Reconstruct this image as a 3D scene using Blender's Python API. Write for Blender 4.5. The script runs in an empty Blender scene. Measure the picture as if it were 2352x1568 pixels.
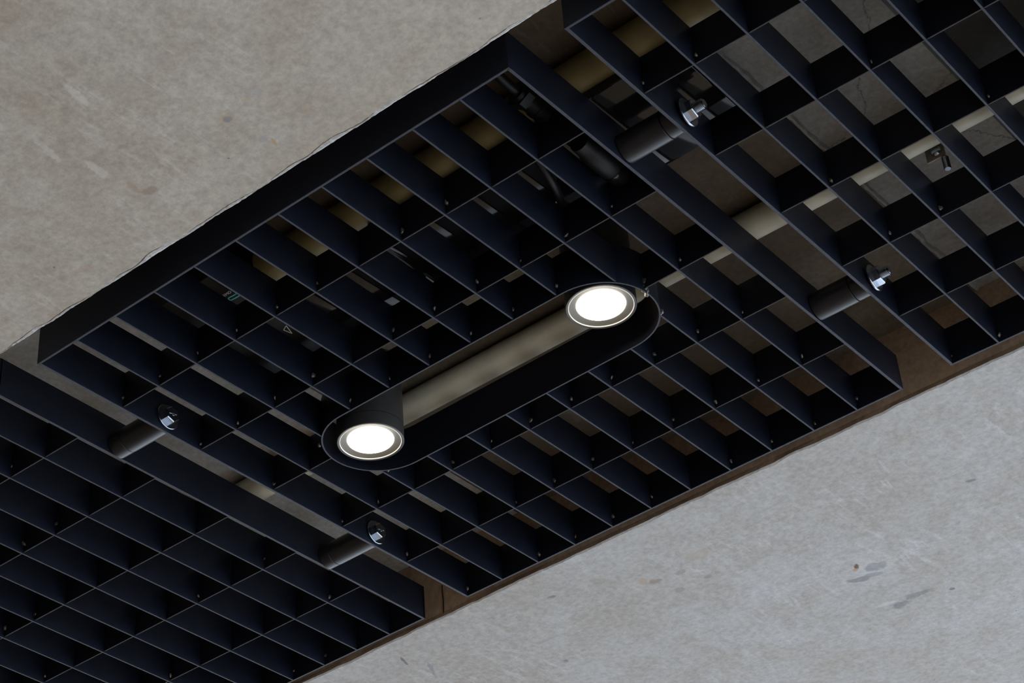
import bpy, bmesh, math, random
from mathutils import Matrix, Vector, noise

random.seed(7)
S = bpy.context.scene
COL = S.collection
PI = math.pi

# ------------------------------------------------------------------ camera
ZC = 2.75                                  # height of the underside of the steel grilles
cam_d = bpy.data.cameras.new('camera')
cam = bpy.data.objects.new('camera', cam_d)
COL.objects.link(cam)
right = Vector((0.77193, 0.63214, -0.06722))
up = Vector((0.42222, -0.43077, 0.79760))
fwd = Vector((-0.47524, 0.64407, 0.59943))
m = Matrix((right, up, -fwd)).transposed().to_4x4()
m.translation = Vector((1.22664, -0.94204, ZC - 1.13280))
cam.matrix_world = m
cam_d.sensor_width = 36.0
cam_d.lens = 36.0 * 4746.2 / 2352.0
cam_d.clip_start = 0.02
S.camera = cam

# ------------------------------------------------------------------ sky, sun, exposure
w = bpy.data.worlds.new('sky'); S.world = w; w.use_nodes = True
bg = w.node_tree.nodes['Background']
bg.inputs[0].default_value = (0.81, 0.89, 1.0, 1)
bg.inputs[1].default_value = 4.9
S.cycles.use_adaptive_sampling = True
S.cycles.adaptive_threshold = 0.05
S.cycles.use_denoising = True
S.cycles.max_bounces = 5
S.cycles.diffuse_bounces = 3
S.cycles.caustics_reflective = False
S.cycles.caustics_refractive = False
S.cycles.glossy_bounces = 3
S.view_settings.view_transform = 'Standard'
S.view_settings.look = 'None'
S.view_settings.gamma = 1.0
S.view_settings.exposure = 0.0
S.view_settings.use_curve_mapping = False

# ------------------------------------------------------------------ material helpers
def new_mat(name):
    mt = bpy.data.materials.new(name); mt.use_nodes = True
    nt = mt.node_tree
    return mt, nt, nt.nodes['Principled BSDF']

class G:
    """tiny helper around a node tree"""
    def __init__(s, nt): s.nt = nt
    def n(s, t, **kw):
        nd = s.nt.nodes.new(t)
        for k, v in kw.items(): setattr(nd, k, v)
        return nd
    def lk(s, a, b): s.nt.links.new(a, b)
    def coord(s, scale=(1, 1, 1), rot=(0, 0, 0), loc=(0, 0, 0)):
        tc = s.n('ShaderNodeTexCoord'); mp = s.n('ShaderNodeMapping')
        mp.inputs['Scale'].default_value = scale; mp.inputs['Rotation'].default_value = rot
        mp.inputs['Location'].default_value = loc
        s.lk(tc.outputs['Object'], mp.inputs['Vector']); return mp.outputs[0]
    def noise(s, vec, scale, detail=4, rough=0.55, dist=0.0):
        nd = s.n('ShaderNodeTexNoise')
        nd.inputs['Scale'].default_value = scale; nd.inputs['Detail'].default_value = detail
        nd.inputs['Roughness'].default_value = rough; nd.inputs['Distortion'].default_value = dist
        s.lk(vec, nd.inputs['Vector']); return nd.outputs['Fac']
    def ramp(s, fac, stops):
        nd = s.n('ShaderNodeValToRGB'); e = nd.color_ramp.elements
        while len(e) < len(stops): e.new(0.5)
        for el, (p, c) in zip(e, stops):
            el.position = p; el.color = c if len(c) == 4 else (*c, 1)
        s.lk(fac, nd.inputs[0]); return nd.outputs[0]
    def mix(s, fac, a, b, mode='MIX'):
        nd = s.n('ShaderNodeMix', data_type='RGBA', blend_type=mode)
        for src, sock in ((fac, nd.inputs[0]), (a, nd.inputs[6]), (b, nd.inputs[7])):
            if hasattr(src, 'links'): s.lk(src, sock)
            elif isinstance(src, (int, float)): sock.default_value = src
            else: sock.default_value = (*src, 1) if len(src) == 3 else src
        return nd.outputs[2]
    def math(s, op, a, b=0.0, clamp=False):
        nd = s.n('ShaderNodeMath', operation=op); nd.use_clamp = clamp
        for src, sock in ((a, nd.inputs[0]), (b, nd.inputs[1])):
            if hasattr(src, 'links'): s.lk(src, sock)
            else: sock.default_value = src
        return nd.outputs[0]
    def bump(s, h, strength, dist, bsdf):
        nd = s.n('ShaderNodeBump'); nd.inputs['Strength'].default_value = strength
        nd.inputs['Distance'].default_value = dist
        s.lk(h, nd.inputs['Height']); s.lk(nd.outputs[0], bsdf.inputs['Normal'])

def g3(v): return (v, v, v)

def concrete(name, tones, streak_rot, stains=(), fine=1.0, rough=0.85, crack=False, streak=0.35, bumpk=1.0):
    """mottled cast concrete; stains = (x, y, rx, ry, angle, colour, amount)"""
    mt, nt, b = new_mat(name); g = G(nt)
    c0 = g.coord()
    big = g.noise(c0, 5.0, 3, 0.6, 0.4)
    med = g.noise(c0, 22.0, 5, 0.62, 0.6)
    fin = g.noise(c0, 160.0, 3, 0.7)
    col = g.ramp(big, [(0.30, tones[0]), (0.50, tones[1]), (0.70, tones[2])])
    col = g.mix(g.ramp(med, [(0.40, g3(0)), (0.64, g3(1))]), col, g.mix(0.55, col, tones[3]))
    # short trowel streaks running with the pour
    sv = g.coord((1.0, 0.22, 1.0), (0, 0, streak_rot))
    st = g.noise(sv, 105.0, 4, 0.65, 0.6)
    patch = g.ramp(g.noise(c0, 9.0, 3, 0.5), [(0.42, g3(0)), (0.62, g3(1))])
    sm = g.math('MULTIPLY', g.ramp(st, [(0.52, g3(0)), (0.66, g3(1))]), patch)
    col = g.mix(g.math('MULTIPLY', sm, streak), col, tones[4])
    # fine grain and small dark pits
    col = g.mix(0.26 * fine, col, g.ramp(fin, [(0.3, g3(0.25)), (0.7, g3(0.85))]), 'OVERLAY')
    vo = g.n('ShaderNodeTexVoronoi'); vo.inputs['Scale'].default_value = 55.0
    g.lk(c0, vo.inputs['Vector'])
    pits = g.math('MULTIPLY', g.ramp(vo.outputs['Distance'], [(0.035, g3(1)), (0.075, g3(0))]),
                  g.ramp(g.noise(c0, 14.0, 2), [(0.60, g3(0)), (0.66, g3(1))]))
    col = g.mix(g.math('MULTIPLY', pits, 0.7), col, (0.09, 0.085, 0.08))
    if crack:
        wv = g.noise(c0, 18.0, 4, 0.6)
        ad = g.n('ShaderNodeVectorMath', operation='MULTIPLY_ADD')
        g.lk(c0, ad.inputs[0]); ad.inputs[1].default_value = (1, 1, 1)
        cb = g.n('ShaderNodeCombineXYZ'); g.lk(g.math('MULTIPLY', wv, 0.05), cb.inputs[0]); g.lk(g.math('MULTIPLY', fin, 0.02), cb.inputs[1])
        g.lk(cb.outputs[0], ad.inputs[2])
        v2 = g.n('ShaderNodeTexVoronoi', feature='DISTANCE_TO_EDGE'); v2.inputs['Scale'].default_value = 5.5
        g.lk(ad.outputs[0], v2.inputs['Vector'])
        ck = g.ramp(v2.outputs['Distance'], [(0.0, g3(1)), (0.005, g3(0))])
        col = g.mix(g.math('MULTIPLY', ck, 0.75), col, (0.03, 0.028, 0.025))
    warp = g.noise(c0, 75.0, 3, 0.7)
    for (x, y, rx, ry, an, cc, amt) in stains:
        mp = g.n('ShaderNodeMapping', vector_type='TEXTURE')
        mp.inputs['Location'].default_value = (x, y, 0)
        mp.inputs['Rotation'].default_value = (0, 0, an)
        mp.inputs['Scale'].default_value = (rx, ry, 1000.0)
        tc = g.n('ShaderNodeTexCoord'); g.lk(tc.outputs['Object'], mp.inputs['Vector'])
        ln = g.n('ShaderNodeVectorMath', operation='LENGTH'); g.lk(mp.outputs[0], ln.inputs[0])
        d = g.math('ADD', ln.outputs['Value'], g.math('MULTIPLY', g.math('SUBTRACT', warp, 0.5), 2.2))
        k = g.math('MULTIPLY', g.ramp(d, [(0.60, g3(amt)), (1.20, g3(0))]), g.ramp(fin, [(0.25, g3(0.45)), (0.55, g3(1))]))
        col = g.mix(k, col, cc)
    g.lk(col, b.inputs['Base Color'])
    b.inputs['Roughness'].default_value = rough
    b.inputs['Specular IOR Level'].default_value = 0.25
    h = g.math('ADD', g.math('MULTIPLY', med, 0.6), g.math('MULTIPLY', fin, 0.4))
    g.bump(h, 0.35 * bumpk, 0.0012, b)
    return mt

SPOT = (0.22, 0.225, 0.24); RUST = (0.40, 0.28, 0.17); PALE = (0.50, 0.50, 0.49); GREY = (0.19, 0.195, 0.205)
M = {}
near_t = [(0.350, 0.305, 0.248), (0.398, 0.362, 0.312), (0.432, 0.400, 0.358), (0.322, 0.278, 0.225), (0.50, 0.47, 0.43)]
far_t = [(0.345, 0.328, 0.302), (0.375, 0.370, 0.358), (0.398, 0.398, 0.396), (0.318, 0.292, 0.258), (0.47, 0.475, 0.485)]
M['soffit_near'] = concrete('concrete_soffit_near', near_t, 0.12, [
    (0.349, -0.107, 0.0062, 0.0052, 0.0, (0.42, 0.30, 0.18), 0.55), (0.349, -0.106, 0.0034, 0.0034, 0.0, SPOT, 0.9),
    (0.353, -0.070, 0.0050, 0.0040, 0.0, (0.31, 0.31, 0.32), 0.7), (0.357, -0.062, 0.0016, 0.0062, 0.3, RUST, 0.85),
    (0.386, -0.112, 0.0050, 0.0040, 0.0, (0.36, 0.36, 0.37), 0.6), (0.376, -0.112, 0.0065, 0.0024, 0.2, (0.42, 0.33, 0.22), 0.5),
    (0.400, -0.070, 0.0060, 0.0024, 0.2, (0.38, 0.27, 0.18), 0.6), (0.397, -0.062, 0.0045, 0.0032, 0.2, (0.35, 0.35, 0.365), 0.6),
    (0.2426, -0.0898, 0.0075, 0.0055, 0.3, (0.25, 0.19, 0.14), 0.65), (0.236, -0.104, 0.0030, 0.0110, 0.2, (0.33, 0.24, 0.17), 0.55),
    (0.285, -0.205, 0.0045, 0.0180, 0.15, (0.58, 0.56, 0.52), 0.5), (0.215, -0.230, 0.0040, 0.0150, 0.15, (0.56, 0.54, 0.50), 0.5),
    (0.220, -0.180, 0.0040, 0.0190, 0.15, (0.54, 0.52, 0.48), 0.5), (0.230, -0.135, 0.0040, 0.0120, 0.1, (0.54, 0.52, 0.48), 0.5),
    (0.150, -0.195, 0.0030, 0.0055, 0.5, (0.15, 0.14, 0.13), 0.7), (0.125, -0.060, 0.0150, 0.0040, 0.2, (0.36, 0.26, 0.19), 0.45),
    (0.250, -0.320, 0.0700, 0.0300, 0.3, (0.34, 0.28, 0.20), 0.45)], fine=1.0, streak=0.42)
M['soffit_far'] = concrete('concrete_soffit_far', far_t, 0.75, [
    (0.352, 0.878, 0.0260, 0.0230, 0.2, PALE, 0.55), (0.352, 0.880, 0.0150, 0.0120, 0.2, (0.26, 0.27, 0.285), 0.95),
    (0.337, 0.863, 0.0030, 0.0060, 0.4, (0.10, 0.06, 0.03), 0.95), (0.332, 0.869, 0.0030, 0.0030, 0.4, (0.40, 0.24, 0.09), 0.9),
    (0.3246, 0.8903, 0.0190, 0.0060, 0.35, GREY, 0.8), (0.343, 0.893, 0.0140, 0.0060, 0.35, (0.24, 0.245, 0.255), 0.75),
    (0.3253, 0.9741, 0.0140, 0.0085, 0.3, (0.20, 0.205, 0.215), 0.9), (0.352, 0.966, 0.0220, 0.0065, 0.15, (0.21, 0.215, 0.225), 0.85),
    (0.388, 0.985, 0.0030, 0.0030, 0, (0.16, 0.16, 0.17), 0.9), (0.316, 0.960, 0.0150, 0.0045, 0.2, PALE, 0.7),
    (0.161, 0.7284, 0.0085, 0.0060, 0.2, (0.26, 0.20, 0.15), 0.8), (0.152, 0.718, 0.0060, 0.0100, 0.5, (0.37, 0.29, 0.21), 0.7),
    (0.1685, 0.7631, 0.0075, 0.0065, 0.0, (0.27, 0.25, 0.23), 0.75), (0.193, 0.733, 0.0075, 0.0050, 0.0, (0.29, 0.27, 0.25), 0.8),
    (0.208, 0.762, 0.0050, 0.0045, 0.0, (0.23, 0.23, 0.235), 0.8), (0.226, 0.715, 0.020, 0.010, 0.3, (0.38, 0.33, 0.26), 0.5),
    (-0.150, 0.664, 0.0022, 0.0130, 0.35, (0.13, 0.13, 0.14), 0.85), (-0.140, 0.700, 0.0030, 0.0260, 0.45, (0.22, 0.225, 0.24), 0.75),
    (0.515, 0.800, 0.0060, 0.0030, 0.3, (0.16, 0.16, 0.17), 0.8), (0.06, 0.672, 0.0050, 0.0022, 0.4, (0.17, 0.165, 0.16), 0.8),
    (-0.02, 0.80, 0.0035, 0.0035, 0.4, (0.15, 0.15, 0.155), 0.8)], fine=1.0, streak=0.65)
M['arris'] = concrete('broken_concrete_edge', [(0.36, 0.36, 0.35), (0.44, 0.44, 0.43), (0.50, 0.50, 0.49), (0.34, 0.335, 0.32), (0.56, 0.56, 0.55)], 0.4, fine=1.6, bumpk=3.0)
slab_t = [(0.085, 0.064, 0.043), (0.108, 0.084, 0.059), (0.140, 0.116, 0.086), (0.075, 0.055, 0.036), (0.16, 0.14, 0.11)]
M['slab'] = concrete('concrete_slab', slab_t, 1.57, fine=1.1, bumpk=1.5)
pale_t = [(0.29, 0.28, 0.26), (0.34, 0.33, 0.31), (0.38, 0.37, 0.35), (0.26, 0.245, 0.215), (0.40, 0.39, 0.37)]
M['slab_pale'] = concrete('concrete_slab_pale', pale_t, 0.6, fine=1.2, bumpk=1.5)
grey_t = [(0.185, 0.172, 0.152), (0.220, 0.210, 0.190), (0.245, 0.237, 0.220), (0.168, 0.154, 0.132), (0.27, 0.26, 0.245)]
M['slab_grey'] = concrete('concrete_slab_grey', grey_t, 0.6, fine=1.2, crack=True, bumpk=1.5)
wall_t = [(0.43, 0.295, 0.19), (0.50, 0.36, 0.24), (0.53, 0.40, 0.285), (0.37, 0.25, 0.155), (0.57, 0.44, 0.32)]
M['slab_dark'] = concrete('slab_dark', [(0.040, 0.038, 0.032), (0.046, 0.044, 0.038), (0.052, 0.050, 0.044), (0.036, 0.033, 0.028), (0.06, 0.06, 0.055)], 1.2)
M['recess'] = concrete('concrete_recess_side', wall_t, 1.57, fine=1.2, bumpk=1.6)
def simple(name, color, rough=0.5, metal=0.0, spec=0.5, var=0.0, scale=60.0, bump=0.0, emit=None, coat=0.0):
    mt, nt, b = new_mat(name); g = G(nt)
    b.inputs['Base Color'].default_value = (*color, 1)
    b.inputs['Roughness'].default_value = rough; b.inputs['Metallic'].default_value = metal
    b.inputs['Specular IOR Level'].default_value = spec; b.inputs['Coat Weight'].default_value = coat
    if var or bump:
        nz = g.noise(g.coord(), scale, 5, 0.6)
        if var:
            lo = tuple(c * (1 - var) for c in color); hi = tuple(min(1, c * (1 + var)) for c in color)
            g.lk(g.ramp(nz, [(0.3, lo), (0.7, hi)]), b.inputs['Base Color'])
        if bump: g.bump(nz, bump, 0.0006, b)
    if emit:
        b.inputs['Emission Color'].default_value = (*emit[0], 1); b.inputs['Emission Strength'].default_value = emit[1]
    return mt

M['pave'] = simple('pale_grey_paving', (0.46, 0.47, 0.48), 0.8, var=0.1, scale=3)
M['deck'] = simple('warm_brown_flooring', (0.255, 0.180, 0.115), 0.6, var=0.15, scale=4)
M['added_wall_render'] = simple('added_wall_plaster', (0.26, 0.19, 0.13), 0.8, var=0.1, scale=4)
M['edge'] = simple('dusty_worn_steel_edge', (0.022, 0.023, 0.032), 0.5, 0, 0.22, var=0.45, scale=220)
M['edge_cross'] = simple('dusty_cross_slat_edge', (0.025, 0.0235, 0.023), 0.55, 0, 0.2, var=0.45, scale=220)
M['steel'] = simple('black_painted_steel', (0.0060, 0.0080, 0.0145), 0.42, 0, 0.24, var=0.25, scale=70, bump=0.10)
M['weld'] = simple('rough_weld_metal', (0.16, 0.145, 0.13), 0.35, 0.6, 0.5, var=0.4, scale=900, bump=0.4)
M['tube'] = simple('dark_steel_tube', (0.013, 0.013, 0.015), 0.36, 0.0, 0.32, var=0.2, scale=50, bump=0.05)
M['zinc'] = simple('zinc_plated_steel', (0.44, 0.48, 0.54), 0.24, 1.0, 0.5, var=0.1, scale=200)
M['black_plastic'] = simple('gloss_black_plastic', (0.008, 0.008, 0.009), 0.10, 0, 0.4, bump=0.05, scale=35)
M['rubber'] = simple('matt_black_rubber', (0.0055, 0.0055, 0.006), 0.5, 0, 0.3)
M['lamp_black'] = simple('lamp_black_powder_coat', (0.030, 0.029, 0.028), 0.45, 0, 0.5, bump=0.06, scale=600)
M['cream'] = simple('cream_plastic_pipe', (0.64, 0.61, 0.48), 0.42, 0, 0.4, var=0.12, scale=25, bump=0.05)
M['olive'] = simple('yellowed_plastic_pipe', (0.185, 0.145, 0.062), 0.42, 0, 0.4, var=0.15, scale=25, bump=0.05)
M['strap'] = simple('rusty_steel_strap', (0.20, 0.155, 0.12), 0.5, 0.3, 0.4, var=0.3, scale=90)
M['print_white'] = simple('white_print', (0.75, 0.75, 0.73), 0.6)
M['print_teal'] = simple('teal_print', (0.05, 0.42, 0.38), 0.6)
M['reflector'] = simple('lamp_reflector_metal', (0.13, 0.12, 0.10), 0.45, 0.2, 0.4)
M['glass_rim'] = simple('lit_glass_rim', (0.7, 0.66, 0.55), 0.3, 0, 0.5, emit=((1.0, 0.84, 0.58), 0.35))
M['led'] = simple('led_diffuser', (0.9, 0.9, 0.88), 0.5, emit=((1.0, 0.90, 0.74), 12.0))

# ------------------------------------------------------------------ object helpers
def link(o, parent=None):
    COL.objects.link(o)
    if parent: o.parent = parent
    return o
def mesh_obj(name, bm, mat, parent=None, smooth=False):
    me = bpy.data.meshes.new(name); bm.normal_update(); bm.to_mesh(me); bm.free()
    me.materials.append(M[mat] if isinstance(mat, str) else mat)
    if smooth:
        for p in me.polygons: p.use_smooth = True
    return link(bpy.data.objects.new(name, me), parent)
def share(name, me, parent=None):
    return link(bpy.data.objects.new(name, me), parent)
def tag(o, label, cat, group=None):
    o['label'] = label; o['category'] = cat
    if group: o['group'] = group
    return o
def empty(name, loc, rot=(0, 0, 0)):
    o = bpy.data.objects.new(name, None); o.empty_display_size = 0.03
    o.location = loc; o.rotation_euler = rot
    return link(o)
def box(bm, x0, x1, y0, y1, z0, z1, ch=0.0):
    """box; ch chamfers the lower long edges"""
    if ch <= 0:
        vs = [bm.verts.new(p) for p in ((x0,y0,z0),(x1,y0,z0),(x1,y1,z0),(x0,y1,z0),(x0,y0,z1),(x1,y0,z1),(x1,y1,z1),(x0,y1,z1))]
        for f in ((0,3,2,1),(4,5,6,7),(0,1,5,4),(1,2,6,5),(2,3,7,6),(3,0,4,7)): bm.faces.new([vs[i] for i in f])
        return
    if (x1 - x0) < (y1 - y0):
        prof = [(x0+ch, z0), (x1-ch, z0), (x1, z0+ch), (x1, z1), (x0, z1), (x0, z0+ch)]
        a = [bm.verts.new((p, y0, q)) for p, q in prof]; b = [bm.verts.new((p, y1, q)) for p, q in prof]
    else:
        prof = [(y0+ch, z0), (y1-ch, z0), (y1, z0+ch), (y1, z1), (y0, z1), (y0, z0+ch)]
        a = [bm.verts.new((x0, p, q)) for p, q in prof]; b = [bm.verts.new((x1, p, q)) for p, q in prof]
    n = len(prof)
    for i in range(n): bm.faces.new((a[i], a[(i+1) % n], b[(i+1) % n], b[i]))
    bm.faces.new(a[::-1]); bm.faces.new(b)
    bmesh.ops.recalc_face_normals(bm, faces=bm.faces)
def lathe(bm, prof, seg=48, axis='Z', closed=False):
    """prof = [(r, h)...] revolved about an axis"""
    rings = []
    for r, h in prof:
        ring = []
        for k in range(seg):
            a = 2 * PI * k / seg; c, s = r * math.cos(a), r * math.sin(a)
            p = {'Z': (c, s, h), 'X': (h, c, s), 'Y': (s, h, c)}[axis]
            ring.append(bm.verts.new(p))
        rings.append(ring)
    idx = list(range(len(rings) - 1))
    for i in idx:
        for k in range(seg):
            bm.faces.new((rings[i][k], rings[i][(k+1) % seg], rings[i+1][(k+1) % seg], rings[i+1][k]))
    if closed:
        for k in range(seg):
            bm.faces.new((rings[-1][k], rings[-1][(k+1) % seg], rings[0][(k+1) % seg], rings[0][k]))
    else:
        if prof[0][0] > 1e-6: bm.faces.new(rings[0][::-1])
        if prof[-1][0] > 1e-6: bm.faces.new(rings[-1])
    bmesh.ops.remove_doubles(bm, verts=bm.verts, dist=1e-7)
    bmesh.ops.recalc_face_normals(bm, faces=bm.faces)
def sweep(bm, pts, r, seg=16):
    pts = [Vector(p) for p in pts]; rings = []
    for i, p in enumerate(pts):
        t = (pts[min(i+1, len(pts)-1)] - pts[max(i-1, 0)]).normalized()
        a = t.cross(Vector((0.13, 0.2, 1))).normalized(); b = t.cross(a)
        rr = r[i] if isinstance(r, (list, tuple)) else r
        rings.append([bm.verts.new(p + a * rr * math.cos(2*PI*k/seg) + b * rr * math.sin(2*PI*k/seg)) for k in range(seg)])
    for i in range(len(rings) - 1):
        for k in range(seg): bm.faces.new((rings[i][k], rings[i][(k+1) % seg], rings[i+1][(k+1) % seg], rings[i+1][k]))
    bm.faces.new(rings[0][::-1]); bm.faces.new(rings[-1])
    bmesh.ops.recalc_face_normals(bm, faces=bm.faces)
def smooth_by_angle(o, deg=40):
    me = o.data
    for p in me.polygons: p.use_smooth = True
    bm = bmesh.new(); bm.from_mesh(me)
    for e in bm.edges:
        if len(e.link_faces) == 2 and e.calc_face_angle(0) > math.radians(deg): e.smooth = False
    bm.to_mesh(me); bm.free()

# ------------------------------------------------------------------ structure
XW0, XW1, YW0, YW1 = -4.0, 2.2, -3.2, 2.2
def structure(name, bm, mat, smooth=False):
    o = mesh_obj(name, bm, mat, smooth=smooth); o['kind'] = 'structure'; return o

bm = bmesh.new(); box(bm, -40, 40, -40, 40, -0.2, -0.02); structure('floor', bm, 'pave')
bm = bmesh.new(); box(bm, XW0 - 0.2, 1.7, YW0 - 0.2, 1.7, -0.03, 0.0); structure('floor', bm, 'deck')
bm = bmesh.new(); box(bm, XW0 - 0.2, XW0, YW0, YW1, 0, ZC + 0.8); structure('added_wall_left', bm, 'added_wall_render')  # unseen wall, added so light enters from the open sides only
bm = bmesh.new(); box(bm, XW0 - 0.2, XW1, YW0 - 0.2, YW0, 0, ZC + 0.8); structure('added_wall_back', bm, 'added_wall_render')  # unseen wall, added to shut off light from behind
bm = bmesh.new(); box(bm, XW1, XW1 + 0.2, YW0 - 0.2, -1.1, 0, ZC + 0.8); structure('added_wall_right', bm, 'added_wall_render')  # added out of view to keep daylight off the near-facing bar faces

ZS = ZC + 0.004                            # concrete soffit either side of the recess
ZR = ZC + 0.092                            # slab inside the recess
def near_y(x): return -0.0295 + 0.004 * x
def far_y(x): return 0.6195 + 0.008 * max(0.0, x - 0.05) * 1.6
def edge_noise(x, s, amp): return amp * (noise.fractal(Vector((x * 38.0, s, 0.3)), 1.0, 2.1, 5))
xs = [XW0, -2.0, -1.0] + [-0.6 + 0.0022 * i for i in range(int(1.75 / 0.0022))] + [1.5, XW1]

# near soffit: flat field, broken arris, then the recess side
bm = bmesh.new(); rows = []
for x in xs:
    e = near_y(x) + edge_noise(x, 1.0, 0.0009)
    wdt = 0.0042 + 0.0035 * noise.noise(Vector((x * 24.0, 5.0, 0))) + edge_noise(x, 9.0, 0.0016)
    wdt = max(0.0020, wdt)
    dz = 0.0020 + 0.0014 * noise.noise(Vector((x * 150.0, 2.0, 0)))
    gd = max(0.0, 0.0010 + 0.0028 * noise.noise(Vector((x * 21.0, 14.0, 0))))      # depth of the broken groove
    q1 = 0.0006 * noise.noise(Vector((x * 260.0, 8.0, 0))); q2 = 0.0006 * noise.noise(Vector((x * 310.0, 18.0, 0)))
    rows.append([bm.verts.new(p) for p in ((x, YW0, ZS), (x, -0.5, ZS), (x, e - wdt, ZS), (x, e - wdt + 0.0004, ZS + gd), (x, e - wdt + 0.0010, ZS + gd),
                 (x, e - wdt + 0.0013, ZS + 0.0004 + q1), (x, e - wdt * 0.35, ZS + 0.0002 + q2), (x, e, ZS + 0.0015 + q1), (x, near_y(x) - 0.001, ZS + 0.01), (x, near_y(x) - 0.001, ZC + 0.46))])
for a, b in zip(rows, rows[1:]):
    for k in range(len(a) - 1):
        f = bm.faces.new((a[k], a[k+1], b[k+1], b[k]))
        if 5 <= k <= 7: f.material_index = 1
bmesh.ops.recalc_face_normals(bm, faces=bm.faces)
o = structure('ceiling', bm, 'soffit_near'); o.data.materials.append(M['arris'])

# far soffit and its brown recess side
bm = bmesh.new(); rows = []
for x in xs:
    e = far_y(x) + edge_noise(x, 21.0, 0.0016) + 0.0009 * noise.noise(Vector((x * 9.0, 3.3, 0)))
    ch = 0.0015 + abs(edge_noise(x, 33.0, 0.0022))
    rows.append([bm.verts.new(p) for p in ((x, YW1, ZS), (x, 1.0, ZS), (x, e + ch, ZS), (x, e, ZS + 0.0012))])
for a, b in zip(rows, rows[1:]):
    for k in range(len(a) - 1): bm.faces.new((a[k], b[k], b[k+1], a[k+1]))
structure('ceiling', bm, 'soffit_far')
bm = bmesh.new(); rows = []
for x in xs:
    e = far_y(x) + edge_noise(x, 21.0, 0.0016) + 0.0009 * noise.noise(Vector((x * 9.0, 3.3, 0)))
    q = 0.0025 * noise.noise(Vector((x * 12.0, 7.0, 0)))
    rows.append([bm.verts.new(p) for p in ((x, e, ZS + 0.0012), (x, far_y(x) + 0.0025, ZS + 0.008), (x, far_y(x) + 0.003 + q * 0.3, ZS + 0.05), (x, far_y(x) + 0.004, ZR + 0.002 + q), (x, far_y(x) + 0.004, ZC + 0.46))])
for a, b in zip(rows, rows[1:]):
    for k in range(len(a) - 1): bm.faces.new((a[k], a[k+1], b[k+1], b[k]))
bmesh.ops.recalc_face_normals(bm, faces=bm.faces)
structure('wall_far', bm, 'recess')

# slab inside the recess: brown field, rough joint, grey field, dark field set higher
def slab(x0, x1, z, mat, y0=-0.06, y1=0.66):
    bm = bmesh.new(); nx = max(2, int((x1 - x0) / 0.02)) if x1 - x0 < 1.2 else 40; ny = 36
    g = [[bm.verts.new((x0 + (x1-x0) * i / nx, y0 + (y1-y0) * j / ny,
          z + 0.0009 * noise.noise(Vector((i * 0.7, j * 0.9, z * 50))))) for j in range(ny + 1)] for i in range(nx + 1)]
    for i in range(nx):
        for j in range(ny): bm.faces.new((g[i][j], g[i][j+1], g[i+1][j+1], g[i+1][j]))
    # thickness above
    for f in ((x0, x1),): 
        vs = [bm.verts.new(p) for p in ((x0,y0,z+0.12),(x1,y0,z+0.12),(x1,y1,z+0.12),(x0,y1,z+0.12))]
        bm.faces.new(vs)
        bm.faces.new((g[0][0], g[nx][0], vs[1], vs[0])) ; bm.faces.new((g[0][ny], vs[3], vs[2], g[nx][ny]))
        bm.faces.new((g[0][0], vs[0], vs[3], g[0][ny])); bm.faces.new((g[nx][0], g[nx][ny], vs[2], vs[1]))
    o = structure('ceiling', bm, mat, smooth=False); return o
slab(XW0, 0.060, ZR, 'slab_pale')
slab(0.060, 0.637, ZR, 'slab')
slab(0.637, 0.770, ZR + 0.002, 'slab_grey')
slab(0.770, 1.5, ZR + 0.03, 'slab_dark')  # dark-toned stretch of slab, set slightly higher
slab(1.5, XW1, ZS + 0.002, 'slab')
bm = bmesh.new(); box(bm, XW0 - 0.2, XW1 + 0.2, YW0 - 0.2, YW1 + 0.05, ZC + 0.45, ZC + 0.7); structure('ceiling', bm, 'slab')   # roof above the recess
bm = bmesh.new()                            # squeezed-out mortar lip along the joint
rows = []
for i in range(330):
    y = -0.03 + 0.66 * i / 329
    d = 0.637 + edge_noise(y, 51.0, 0.0022)
    hgt = 0.0012 + abs(edge_noise(y, 61.0, 0.0035)); wd = 0.0022 + abs(edge_noise(y, 71.0, 0.003))
    rows.append([bm.verts.new(p) for p in ((d - wd, y, ZR + 0.001), (d - wd * 0.4, y, ZR - hgt), (d + wd * 0.4, y, ZR - hgt * 0.7), (d + wd, y, ZR + 0.003))])
for a, b in zip(rows, rows[1:]):
    for k in range(3): bm.faces.new((a[k], b[k], b[k+1], a[k+1]))
structure('trim_1', bm, 'slab_grey')
bm = bmesh.new()                            # thin crack running down the recess side
pts = [(-0.0531, 0.046), (-0.0529, 0.036), (-0.0521, 0.027), (-0.0525, 0.018), (-0.0526, 0.0085)]
vv = []
for k, (x, z) in enumerate(pts):
    wd = 0.0006 if 0 < k < 4 else 0.0002
    y = far_y(x) + 0.0012
    vv.append((bm.verts.new((x - wd, y, ZC + z)), bm.verts.new((x + wd, y, ZC + z)), bm.verts.new((x, y + 0.006, ZC + z))))
for a, b in zip(vv, vv[1:]):
    bm.faces.new((a[0], a[1], b[1], b[0]))
    bm.faces.new((a[0], b[0], b[2], a[2])); bm.faces.new((a[1], a[2], b[2], b[1]))
structure('trim_2', bm, simple('crack_dirt', (0.035, 0.026, 0.02), 0.9))

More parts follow.
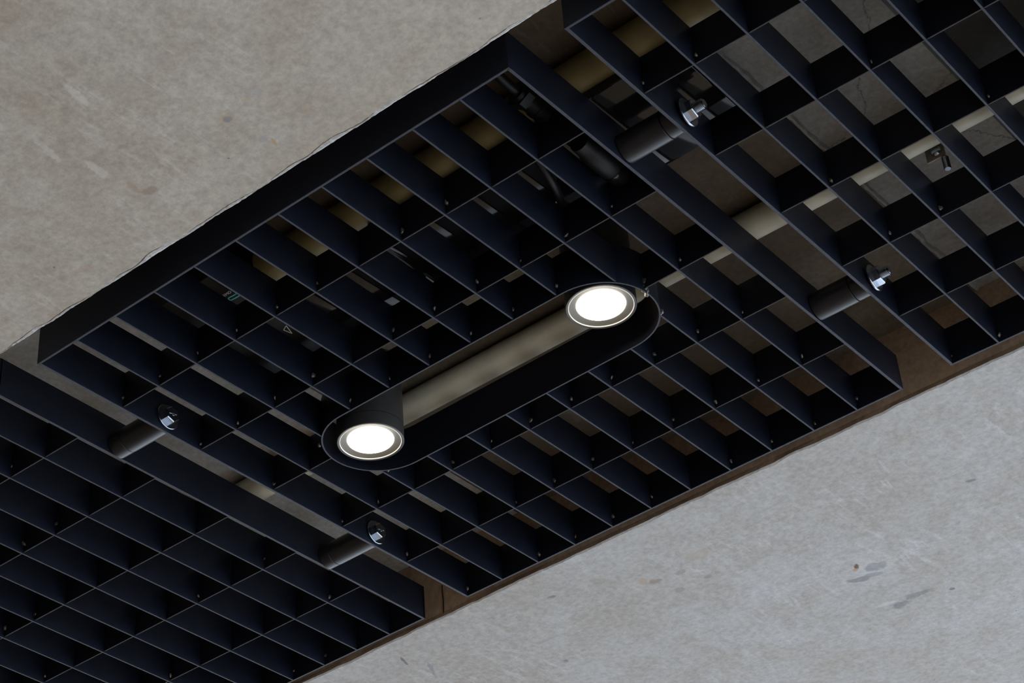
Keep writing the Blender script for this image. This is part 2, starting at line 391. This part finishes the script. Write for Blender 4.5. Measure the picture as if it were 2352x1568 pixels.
# ------------------------------------------------------------------ steel grille panels
A, B, NU, NV, HT = 0.05, 0.09987, 11, 6, 0.041
LY = B * NV
RC = (0.1365, 0.4065, 0.3055, 0.0555)      # slot ring: x centre left, x centre right, y centre, outer radius
def ring_half(x):
    xl, xr, yc, r = RC
    if x < xl - r or x > xr + r: return None
    dx = (xl - x) if x < xl else (x - xr) if x > xr else 0.0
    return math.sqrt(max(0.0, r * r - dx * dx))
_cache = {}
def bar_mesh(key, x0, x1, y0, y1, z0, z1, ch=0.0003):
    k = (key, round(x1 - x0, 5), round(y1 - y0, 5), round(z0, 5), round(z1, 5))
    if k not in _cache:
        bm = bmesh.new(); box(bm, 0, x1 - x0, 0, y1 - y0, z0, z1, ch)
        me = bpy.data.meshes.new(key); bm.normal_update(); bm.to_mesh(me); bm.free(); me.materials.append(M['steel']); me.materials.append(M['edge_cross' if key == 'cross_slat' else 'edge'])
        for p in me.polygons:
            if p.normal.z < -0.5: p.material_index = 1      # scuffed, dusty lower edge
        _cache[k] = me
    return _cache[k]
def bar(name, root, x0, x1, y0, y1, z0=0.0, z1=HT):
    o = share(name, bar_mesh(name, x0, x1, y0, y1, z0, z1), root); o.location = (x0, y0, 0); return o

weld_meshes = []
for s in range(4):
    bm = bmesh.new(); bmesh.ops.create_icosphere(bm, subdivisions=2, radius=0.0021)
    for v in bm.verts:
        k = 1.0 + 0.75 * noise.noise(v.co * 700 + Vector((s * 7.1, 0, 0)))
        v.co = Vector((v.co.x * 0.75, v.co.y * 1.0, v.co.z * 1.25)) * k
    me = bpy.data.meshes.new('weld_bead'); bm.to_mesh(me); bm.free(); me.materials.append(M['weld'])
    for p in me.polygons: p.use_smooth = True
    weld_meshes.append(me)
def weld(root, x, y, z, s=1.0):
    o = share('weld_bead', random.choice(weld_meshes), root)
    o.location = (x, y, z); o.rotation_euler = (random.uniform(-0.4, 0.4), random.uniform(-0.4, 0.4), random.uniform(0, 6)); o.scale = (s, s, s)

def panel(label, loc, rot, direction, ring=False, welds=0.0):
    root = empty('steel_grille_panel', loc, rot)
    tag(root, label, 'grille', 'black steel ceiling grilles in the concrete recess')
    X = lambda i: direction * A * i
    for i in range(NU + 1):
        x = X(i); fr = i in (0, NU); t = 0.0014 if fr else 0.0009
        nm = 'frame_bar' if fr else 'slat'
        h = ring_half(x) if ring else None
        if h is None: bar(nm, root, x - t, x + t, 0, LY)
        else:
            yc = RC[2]
            bar(nm, root, x - t, x + t, 0.001, yc - h + 0.0006)
            bar(nm, root, x - t, x + t, yc + h - 0.0006, LY - 0.001)
    xa, xb = sorted((X(0), X(NU)))
    for j in range(NV + 1):
        y = B * j; fr = j in (0, NV)
        if fr: bar('frame_bar', root, xa - 0.0014, xb + 0.0014, y - 0.0013, y + 0.0013)
        else:
            segs = [(xa, xb)]
            if ring and abs(y - RC[2]) < RC[3]:
                k = math.sqrt(RC[3]**2 - (y - RC[2])**2)
                segs = [(xa, RC[0] - k + 0.0006), (RC[1] + k - 0.0006, xb)]
            for s0, s1 in segs: bar('cross_slat', root, s0, s1, y - 0.0008, y + 0.0008, 0.0016, HT - 0.0005)
    for i in range(NU):                      # tack welds in the lower far corner of the cells
        for j in range(1, NV + 1):
            if random.random() > welds: continue
            x = min(X(i), X(i + 1)) + 0.0022; y = B * j - 0.0022
            if ring and ring_half(x) is not None and abs(y - RC[2]) < ring_half(x) + 0.003: continue
            weld(root, x + random.uniform(0, 0.001), y, random.uniform(0.006, 0.013), random.uniform(0.5, 1.0))
    return root

pc = panel('black steel grille with the oval light slot, middle of three', (0, 0, ZC), (0, 0, 0), 1, ring=True, welds=0.75)
pr = panel('black steel grille at the upper right, beside the two protruding threaded bolts',
           (0.6120, -0.0058, ZC - 0.0036), (0, 0.0125, 0.0066), 1, welds=0.35)
pl = panel('black steel grille at the lower left corner, nearly closed to view',
           (-0.0687, 0.0082, ZC + 0.0046), (0, 0, 0.0028), -1, welds=0.3)

# the bent strip that lines the oval slot
bm = bmesh.new()
xl, xr, yc, ro = RC; N = 28; outl = []
for k in range(N + 1):
    a = PI / 2 + PI * k / N; outl.append((xl, a))
for k in range(N + 1):
    a = -PI / 2 + PI * k / N; outl.append((xr, a))
rows = []
for xc_, a in outl:
    c, s = math.cos(a), math.sin(a); ri = ro - 0.0015
    rows.append([bm.verts.new(p) for p in ((xc_ + ro*c, yc + ro*s, -0.0008), (xc_ + ro*c, yc + ro*s, 0.0430), (xc_ + ri*c, yc + ri*s, 0.0430), (xc_ + ri*c, yc + ri*s, -0.0008))])
for i in range(len(rows)):
    a, b = rows[i], rows[(i + 1) % len(rows)]
    for k in range(4): bm.faces.new((a[k], a[(k+1) % 4], b[(k+1) % 4], b[k]))
bmesh.ops.recalc_face_normals(bm, faces=bm.faces)
o = mesh_obj('slot_ring', bm, 'steel', pc); smooth_by_angle(o, 30)
o.data.materials.append(M['edge'])
for p in o.data.polygons:
    if p.normal.z < -0.5: p.material_index = 1; o['label'] = 'bent steel strip lining the oval slot'
for i in range(3, 9):                        # tack welds where the cut slats meet the ring
    x = i * A; h = ring_half(x)
    if h:
        weld(pc, x + 0.0028, yc - h - 0.0022, 0.0085, 0.75)
for k, (x, y, z, s) in enumerate(((RC[1] + 0.0545, yc - 0.004, 0.004, 1.7), (RC[1] + 0.0540, yc - 0.001, 0.001, 1.3), (RC[1] + 0.0565, yc - 0.006, 0.010, 1.2),
                       (RC[1] + 0.046, yc + 0.032, 0.002, 1.1), (RC[0] - 0.0505, yc - 0.030, 0.003, 0.8), (RC[0] - 0.030, yc + 0.047, 0.001, 0.8))):
    weld(pc, x, y, z, s)

# ------------------------------------------------------------------ downlights
def downlight(label, x, y, z0):
    root = empty('downlight', (x, y, ZC + z0))
    tag(root, label, 'lamp', 'cylindrical downlights in the oval slot')
    R = 0.0327; top = 0.0915 - z0
    bm = bmesh.new(); lathe(bm, [(R - 0.003, 0.0155), (R, 0.0155), (R, top), (R - 0.003, top)], 64, closed=True)
    o = mesh_obj('housing', bm, 'lamp_black', root); smooth_by_angle(o)
    bm = bmesh.new()
    lathe(bm, [(R * 0.925, 0.0006), (R - 0.0006, 0.0), (R, 0.0006), (R, 0.0147), (R - 0.0006, 0.0152), (R * 0.86, 0.0152), (R * 0.86, 0.006)], 64, closed=True)
    o = mesh_obj('trim_ring', bm, 'lamp_black', root); smooth_by_angle(o)
    bm = bmesh.new(); lathe(bm, [(R * 0.925, 0.0004), (R * 0.905, 0.0004), (R * 0.905, 0.0012), (R * 0.925, 0.0012)], 64, closed=True)
    o = mesh_obj('glass_rim', bm, 'glass_rim', root); smooth_by_angle(o); o['label'] = 'thin bright rim of the lamp glass'
    bm = bmesh.new(); lathe(bm, [(R * 0.905, 0.0012), (R * 0.86, 0.0017), (R * 0.70, 0.0030), (R * 0.70, 0.0060), (R * 0.86, 0.0060)], 64, closed=True)
    o = mesh_obj('reflector', bm, 'reflector', root); smooth_by_angle(o); o['label'] = 'flared reflector around the light'
    bm = bmesh.new(); lathe(bm, [(0.0, 0.0018), (R * 0.58, 0.0018), (R * 0.685, 0.0022), (R * 0.70, 0.0031), (0.0, 0.0031)], 64)
    o = mesh_obj('led_disc', bm, 'led', root); smooth_by_angle(o); o['label'] = 'glowing white light disc'
    return root
downlight('lit black cylindrical downlight at the lower left end of the oval slot', 0.1268, 0.3045, 0.0)
downlight('lit black cylindrical downlight at the upper right end of the oval slot', 0.4125, 0.3015, 0.0085)

# ------------------------------------------------------------------ spacer tubes and bolts
def spacer(label, x0, x1, y, z, seam):
    """tube between two grilles; seam = x of the joint between sleeve and tube"""
    root = empty('spacer_tube', (x0, y, ZC + z)); tag(root, label, 'tube', 'steel spacer tubes between the grilles')
    r = 0.0133; L = x1 - x0; s = seam - x0
    segs = [('tube', 0.0, s - 0.0003, r), ('sleeve', s + 0.0003, L, r * 0.985)] if s > L / 2 else [('sleeve', 0.0, s - 0.0003, r * 0.985), ('tube', s + 0.0003, L, r)]
    for nm, a, b, rr in segs:
        bm = bmesh.new()
        lathe(bm, [(0.0065, a), (rr - 0.0004, a), (rr, a + 0.0004), (rr, b - 0.0004), (rr - 0.0004, b), (0.0065, b)], 48, 'X', closed=True)
        o = mesh_obj(nm, bm, 'tube', root); smooth_by_angle(o)
    return root
def hexa(bm, h0, h1, af, ch=0.0007):
    rc = af / math.sqrt(3); 
    def ring(r, h): return [bm.verts.new((h, r * math.cos(PI/6 + PI/3*k), r * math.sin(PI/6 + PI/3*k))) for k in range(6)]
    rs = [ring(rc, h0), ring(rc, h1 - ch), ring(rc * 0.90, h1)]
    for a, b in zip(rs, rs[1:]):
        for k in range(6): bm.faces.new((a[k], a[(k+1) % 6], b[(k+1) % 6], b[k]))
    bm.faces.new(rs[0][::-1]); bm.faces.new(rs[-1]); bmesh.ops.recalc_face_normals(bm, faces=bm.faces)
def washer(root, x, t=0.0018, r=0.0125):
    bm = bmesh.new(); lathe(bm, [(0.0054, x), (r - 0.0004, x), (r, x + 0.0004), (r, x + t - 0.0004), (r - 0.0004, x + t), (0.0054, x + t)], 48, 'X', closed=True)
    o = mesh_obj('washer', bm, 'zinc', root); smooth_by_angle(o)
def thread(root, xa, xb):
    bm = bmesh.new(); n = int(round((xb - xa) / 0.0015)); prof = [(0.0, xa)]
    for k in range(n):
        h = xa + (xb - xa) * k / n; d = (xb - xa) / n
        prof += [(0.0041, h), (0.0049, h + d * 0.42), (0.0049, h + d * 0.58)]
    prof += [(0.0041, xb), (0.0036, xb + 0.0005), (0.0, xb + 0.0005)]
    lathe(bm, prof, 32, 'X'); o = mesh_obj('threaded_end', bm, 'zinc', root); smooth_by_angle(o, 25)
def bolt(label, xin, xout, y, z, nut_out, tilt=0.0):
    """bolt through the tube: xin/xout = outer faces of the two frame bars; nut_out puts the nut on the +x side"""
    root = empty('hex_bolt', (xin, y, ZC + z), (tilt, 0, 0)); tag(root, label, 'bolt', 'zinc bolts clamping the grilles')
    L = xout - xin
    bm = bmesh.new(); lathe(bm, [(0.0046, -0.004), (0.0046, L + 0.003)], 24, 'X'); o = mesh_obj('shank', bm, 'zinc', root); smooth_by_angle(o)
    if nut_out: washer(root, L, 0.0020, 0.0082); L += 0.0020
    washer(root, L, 0.0018, 0.0132)
    def head(side):
        bm = bmesh.new()
        if side > 0: hexa(bm, L + 0.0018, L + 0.0080, 0.0150)
        else: hexa(bm, 0.0, 0.0040, 0.0115); bmesh.ops.scale(bm, vec=(-1, 1, 1), verts=bm.verts); bmesh.ops.recalc_face_normals(bm, faces=bm.faces)
        hd = mesh_obj('bolt_head', bm, 'zinc', root); smooth_by_angle(hd, 20)
        if side > 0:
            bm = bmesh.new()
            for (a, b, c, d) in ((-0.0046, -0.0016, 0.0000, 0.0006), (-0.0008, 0.0014, -0.0014, -0.0009), (-0.0008, 0.0014, 0.0006, 0.0011), (0.0000, 0.0005, -0.0010, 0.0008), (0.0024, 0.0048, 0.0000, 0.0006)):
                box(bm, L + 0.0079, L + 0.0084, a, b, c, d)
            mk = mesh_obj('head_mark', bm, 'zinc', hd); mk['label'] = 'raised grade marks on the bolt head'
    def nut(side):
        bm = bmesh.new()
        if side > 0: hexa(bm, L + 0.0018, L + 0.0092, 0.0160)
        else: hexa(bm, 0.0, 0.0040, 0.0115); bmesh.ops.scale(bm, vec=(-1, 1, 1), verts=bm.verts); bmesh.ops.recalc_face_normals(bm, faces=bm.faces)
        o = mesh_obj('nut', bm, 'zinc', root); smooth_by_angle(o, 20)
        if side > 0: thread(root, L + 0.0085, L + 0.0170)
    if nut_out: nut(1); head(-1)
    else: head(1); nut(-1)
spacer('dark steel spacer tube nearest the top of the photo, beside the upper threaded bolt', 0.5520, 0.6092, 0.1522, 0.0150, 0.5955)
spacer('dark steel spacer tube at the right, beside the lower threaded bolt', 0.5520, 0.6072, 0.4470, 0.0140, 0.5930)
spacer('dark steel spacer tube farthest left, beside the upper hex bolt head', -0.0672, -0.0020, 0.1540, 0.0165, -0.0510)
spacer('dark steel spacer tube nearest the bottom of the photo, beside the lower hex bolt head', -0.0682, -0.0020, 0.4490, 0.0155, -0.0545)
bolt('zinc bolt with nut and threaded end on the right grille, upper one', 0.5480, 0.6132, 0.1522, 0.0150, True, 0.15)
bolt('zinc bolt with nut and threaded end on the right grille, lower one', 0.5480, 0.6112, 0.4470, 0.0140, True, 0.45)
bolt('zinc hex bolt head on the middle grille edge, far left', -0.0712, 0.0020, 0.1540, 0.0165, False, 0.2)
bolt('zinc hex bolt head on the middle grille edge, near the bottom', -0.0722, 0.0020, 0.4490, 0.0155, False, 0.2)

# ------------------------------------------------------------------ pipes above the grilles
def pipe(label, mat, x0, x1, y, z, r):
    root = empty('conduit_pipe', (x0, y, ZC + z)); tag(root, label, 'pipe')
    bm = bmesh.new(); L = x1 - x0
    lathe(bm, [(r - 0.002, 0), (r, 0), (r, L), (r - 0.002, L)], 48, 'X', closed=True)
    o = mesh_obj('pipe_wall', bm, mat, root); smooth_by_angle(o)
    bm = bmesh.new(); lathe(bm, [(r - 0.0015, 0.001), (r + 0.0022, 0.001), (r + 0.0022, 0.03), (r - 0.0015, 0.03)], 48, 'X', closed=True)
    o = mesh_obj('coupling', bm, mat, root); smooth_by_angle(o)
    return root
p = pipe('cream plastic pipe running behind the oval slot', 'cream', -1.40, 1.45, 0.3508, 0.0770, 0.0145)
p.rotation_euler = (0, 0, 0.0125)
pipe('yellowish plastic pipe running along the near side of the recess', 'olive', 0.178, 1.45, 0.1100, 0.0735, 0.0175)

# pipe strap with screw and bolt, seen through the right grille
root = empty('pipe_strap', (0.7165, 0.392, ZC + 0.060)); tag(root, 'rusty strap bracket with screw holding the cream pipe, right grille', 'bracket')
bm = bmesh.new(); box(bm, -0.0085, 0.0095, 0.008, 0.0098, 0.004, 0.034); mesh_obj('plate', bm, 'strap', root)
bm = bmesh.new(); lathe(bm, [(0.0, 0.0040), (0.0030, 0.0044), (0.0050, 0.0062), (0.0054, 0.0080), (0.0, 0.0081)], 24, 'Y'); o = mesh_obj('screw_head', bm, 'zinc', root)
o.location = (0.002, 0, 0.0120); smooth_by_angle(o)
bm = bmesh.new(); prof = [(0.0, -0.0135)]
for k in range(8):
    h = -0.0135 + 0.0017 * k; prof += [(0.0027, h), (0.0034, h + 0.0008)]
prof += [(0.0027, 0.0005), (0.0, 0.0005)]
lathe(bm, prof, 24, 'Z'); o = mesh_obj('hanging_screw', bm, 'zinc', root); o.location = (0.007, 0.012, 0.004); smooth_by_angle(o, 25)

# ------------------------------------------------------------------ electrical gear above the middle grille
def rounded_box(bm, x0, x1, y0, y1, z0, z1, r=0.006, n=5):
    pts = []
    for cx, cy, a0 in ((x1 - r, y1 - r, 0), (x0 + r, y1 - r, PI/2), (x0 + r, y0 + r, PI), (x1 - r, y0 + r, 1.5*PI)):
        for k in range(n + 1):
            a = a0 + PI / 2 * k / n; pts.append((cx + r * math.cos(a), cy + r * math.sin(a)))
    lo = [bm.verts.new((x, y, z0 + 0.001)) for x, y in pts]; hi = [bm.verts.new((x, y, z1)) for x, y in pts]
    cx, cy = (x0+x1)/2, (y0+y1)/2
    bt = [bm.verts.new((cx + (x-cx)*(1-0.002/(x1-x0)), cy + (y-cy)*(1-0.002/(y1-y0)), z0)) for x, y in pts]
    k = len(pts)
    for i in range(k):
        bm.faces.new((lo[i], lo[(i+1) % k], hi[(i+1) % k], hi[i])); bm.faces.new((bt[i], bt[(i+1) % k], lo[(i+1) % k], lo[i]))
    bm.faces.new(bt[::-1]); bm.faces.new(hi); bmesh.ops.recalc_face_normals(bm, faces=bm.faces)

root = empty('junction_box', (0.43, 0.168, ZC + 0.046)); tag(root, 'long glossy black box above the upper part of the middle grille', 'box')
bm = bmesh.new(); rounded_box(bm, -0.130, 0.205, -0.057, 0.0555, 0.0, 0.0095, 0.004); o = mesh_obj('tray', bm, 'black_plastic', root); smooth_by_angle(o)
bm = bmesh.new(); rounded_box(bm, -0.128, 0.203, -0.038, 0.0535, 0.0095, 0.045); o = mesh_obj('body', bm, 'rubber', root); smooth_by_angle(o)
root = empty('led_driver', (0.238, 0.184, ZC + 0.048)); tag(root, 'plain black driver box between the printed box and the long glossy box', 'box')
bm = bmesh.new(); rounded_box(bm, -0.058, 0.060, -0.054, 0.058, 0.0, 0.042, 0.006); o = mesh_obj('body', bm, 'black_plastic', root); smooth_by_angle(o)
bm = bmesh.new(); box(bm, -0.0585, 0.0605, -0.0545, 0.0585, 0.030, 0.033); mesh_obj('lid_seam', bm, 'rubber', root)

root = empty('led_driver', (0.12, 0.135, ZC + 0.050)); tag(root, 'small black driver box with white print and teal stripe, left part of middle grille', 'box')
bm = bmesh.new(); rounded_box(bm, -0.055, 0.054, -0.075, 0.090, 0.0, 0.040, 0.012); o = mesh_obj('body', bm, 'rubber', root); smooth_by_angle(o)

def text_mesh(name, txt, size, mat, parent, loc, rz, bold=0.0):
    cu = bpy.data.curves.new(name, 'FONT'); cu.body = txt; cu.size = size; cu.align_x = 'CENTER'; cu.extrude = 0.00008; cu.offset = bold
    tmp = bpy.data.objects.new(name + '_tmp', cu); COL.objects.link(tmp)
    dg = bpy.context.evaluated_depsgraph_get(); me = bpy.data.meshes.new_from_object(tmp.evaluated_get(dg))
    bpy.data.objects.remove(tmp); bpy.data.curves.remove(cu)
    me.materials.clear(); me.materials.append(M[mat])
    o = share(name, me, parent); o.location = loc; o.rotation_euler = (PI, 0, rz); return o
text_mesh('printed_word', 'EMO', 0.0046, 'print_white', root, (0.0282, -0.0440, -0.0001), 0.0)
def strip(bm, pts, wd, z=-0.00015):
    pr = None
    for i, p in enumerate(pts):
        p = Vector(p); t = (Vector(pts[min(i+1, len(pts)-1)]) - Vector(pts[max(i-1, 0)])).normalized(); nn = Vector((-t.y, t.x)) * wd / 2
        c = [bm.verts.new((p.x + nn.x, p.y + nn.y, z)), bm.verts.new((p.x - nn.x, p.y - nn.y, z)), bm.verts.new((p.x - nn.x, p.y - nn.y, z + 0.0003)), bm.verts.new((p.x + nn.x, p.y + nn.y, z + 0.0003))]
        if pr:
            for k in range(4): bm.faces.new((pr[k], pr[(k+1) % 4], c[(k+1) % 4], c[k]))
        pr = c
bm = bmesh.new(); strip(bm, [(0.046, -0.0395), (0.030, -0.0398), (0.0250, -0.0402), (0.0232, -0.0392), (0.0230, -0.0372), (0.0245, -0.0362), (0.030, -0.0358), (0.046, -0.0355)], 0.0011)
mesh_obj('printed_stripe', bm, 'print_teal', root)
bm = bmesh.new(); tri = [(0.0330, 0.0262), (0.0266, 0.0293), (0.0285, 0.0386)]
strip(bm, [tri[0], tri[1]], 0.0006); strip(bm, [tri[1], tri[2]], 0.0008); strip(bm, [tri[2], tri[0]], 0.0008)
mesh_obj('printed_triangle', bm, 'print_white', root)

# cable gland with its cable at the near right corner of the middle grille
root = empty('cable_gland', (0.5115, 0.080, ZC + 0.0450)); tag(root, 'black cable gland and cable at the upper corner of the middle grille', 'cable')
bm = bmesh.new(); lathe(bm, [(0.0, -0.018), (0.0075, -0.018), (0.0100, -0.013), (0.0100, -0.004), (0.0088, -0.003), (0.0088, 0.006), (0.0098, 0.0065), (0.0098, 0.010), (0.0086, 0.0105), (0.0086, 0.014), (0.0095, 0.0145), (0.0095, 0.030), (0.0, 0.030)], 24, 'Y')
o = mesh_obj('gland_body', bm, 'rubber', root); smooth_by_angle(o)
bm = bmesh.new(); hexa(bm, -0.015, -0.006, 0.0215); bmesh.ops.rotate(bm, cent=(0, 0, 0), matrix=Matrix.Rotation(PI/2, 3, 'Z'), verts=bm.verts)
mesh_obj('gland_nut', bm, 'rubber', root)
bm = bmesh.new(); sweep(bm, [(0, -0.100, 0.010), (0, -0.06, 0.004), (0, -0.03, 0.0), (0, -0.012, 0)], 0.0044); o = mesh_obj('cable', bm, 'rubber', root); smooth_by_angle(o)

root = empty('cable_connector', (0.5190, 0.168, ZC + 0.0335)); tag(root, 'fat black round connector under the long black box, beside the top spacer tube', 'connector')
bm = bmesh.new(); lathe(bm, [(0.0, -0.034), (0.0095, -0.033), (0.0105, -0.020), (0.0118, -0.018), (0.0118, 0.020), (0.0105, 0.022), (0.0095, 0.028), (0.0, 0.028)], 32, 'Y')
o = mesh_obj('connector_body', bm, 'rubber', root); smooth_by_angle(o)
bm = bmesh.new(); lathe(bm, [(0.0117, 0.0125), (0.0123, 0.0125), (0.0123, 0.0165), (0.0117, 0.0165)], 32, 'Y', closed=True)
o = mesh_obj('collar', bm, 'black_plastic', root); smooth_by_angle(o)

pts = []
for k in range(15):
    t = k / 14; pts.append((0.478 - 0.026 * t + 0.007 * math.sin(t * 3.0), 0.122 + 0.074 * t, ZC + 0.0415 - 0.012 * math.sin(t * 3.1)))
bm = bmesh.new(); sweep(bm, pts, 0.0036); o = mesh_obj('supply_cable', bm, 'rubber'); smooth_by_angle(o)
tag(o, 'thin black cable curving below the long black box', 'cable')
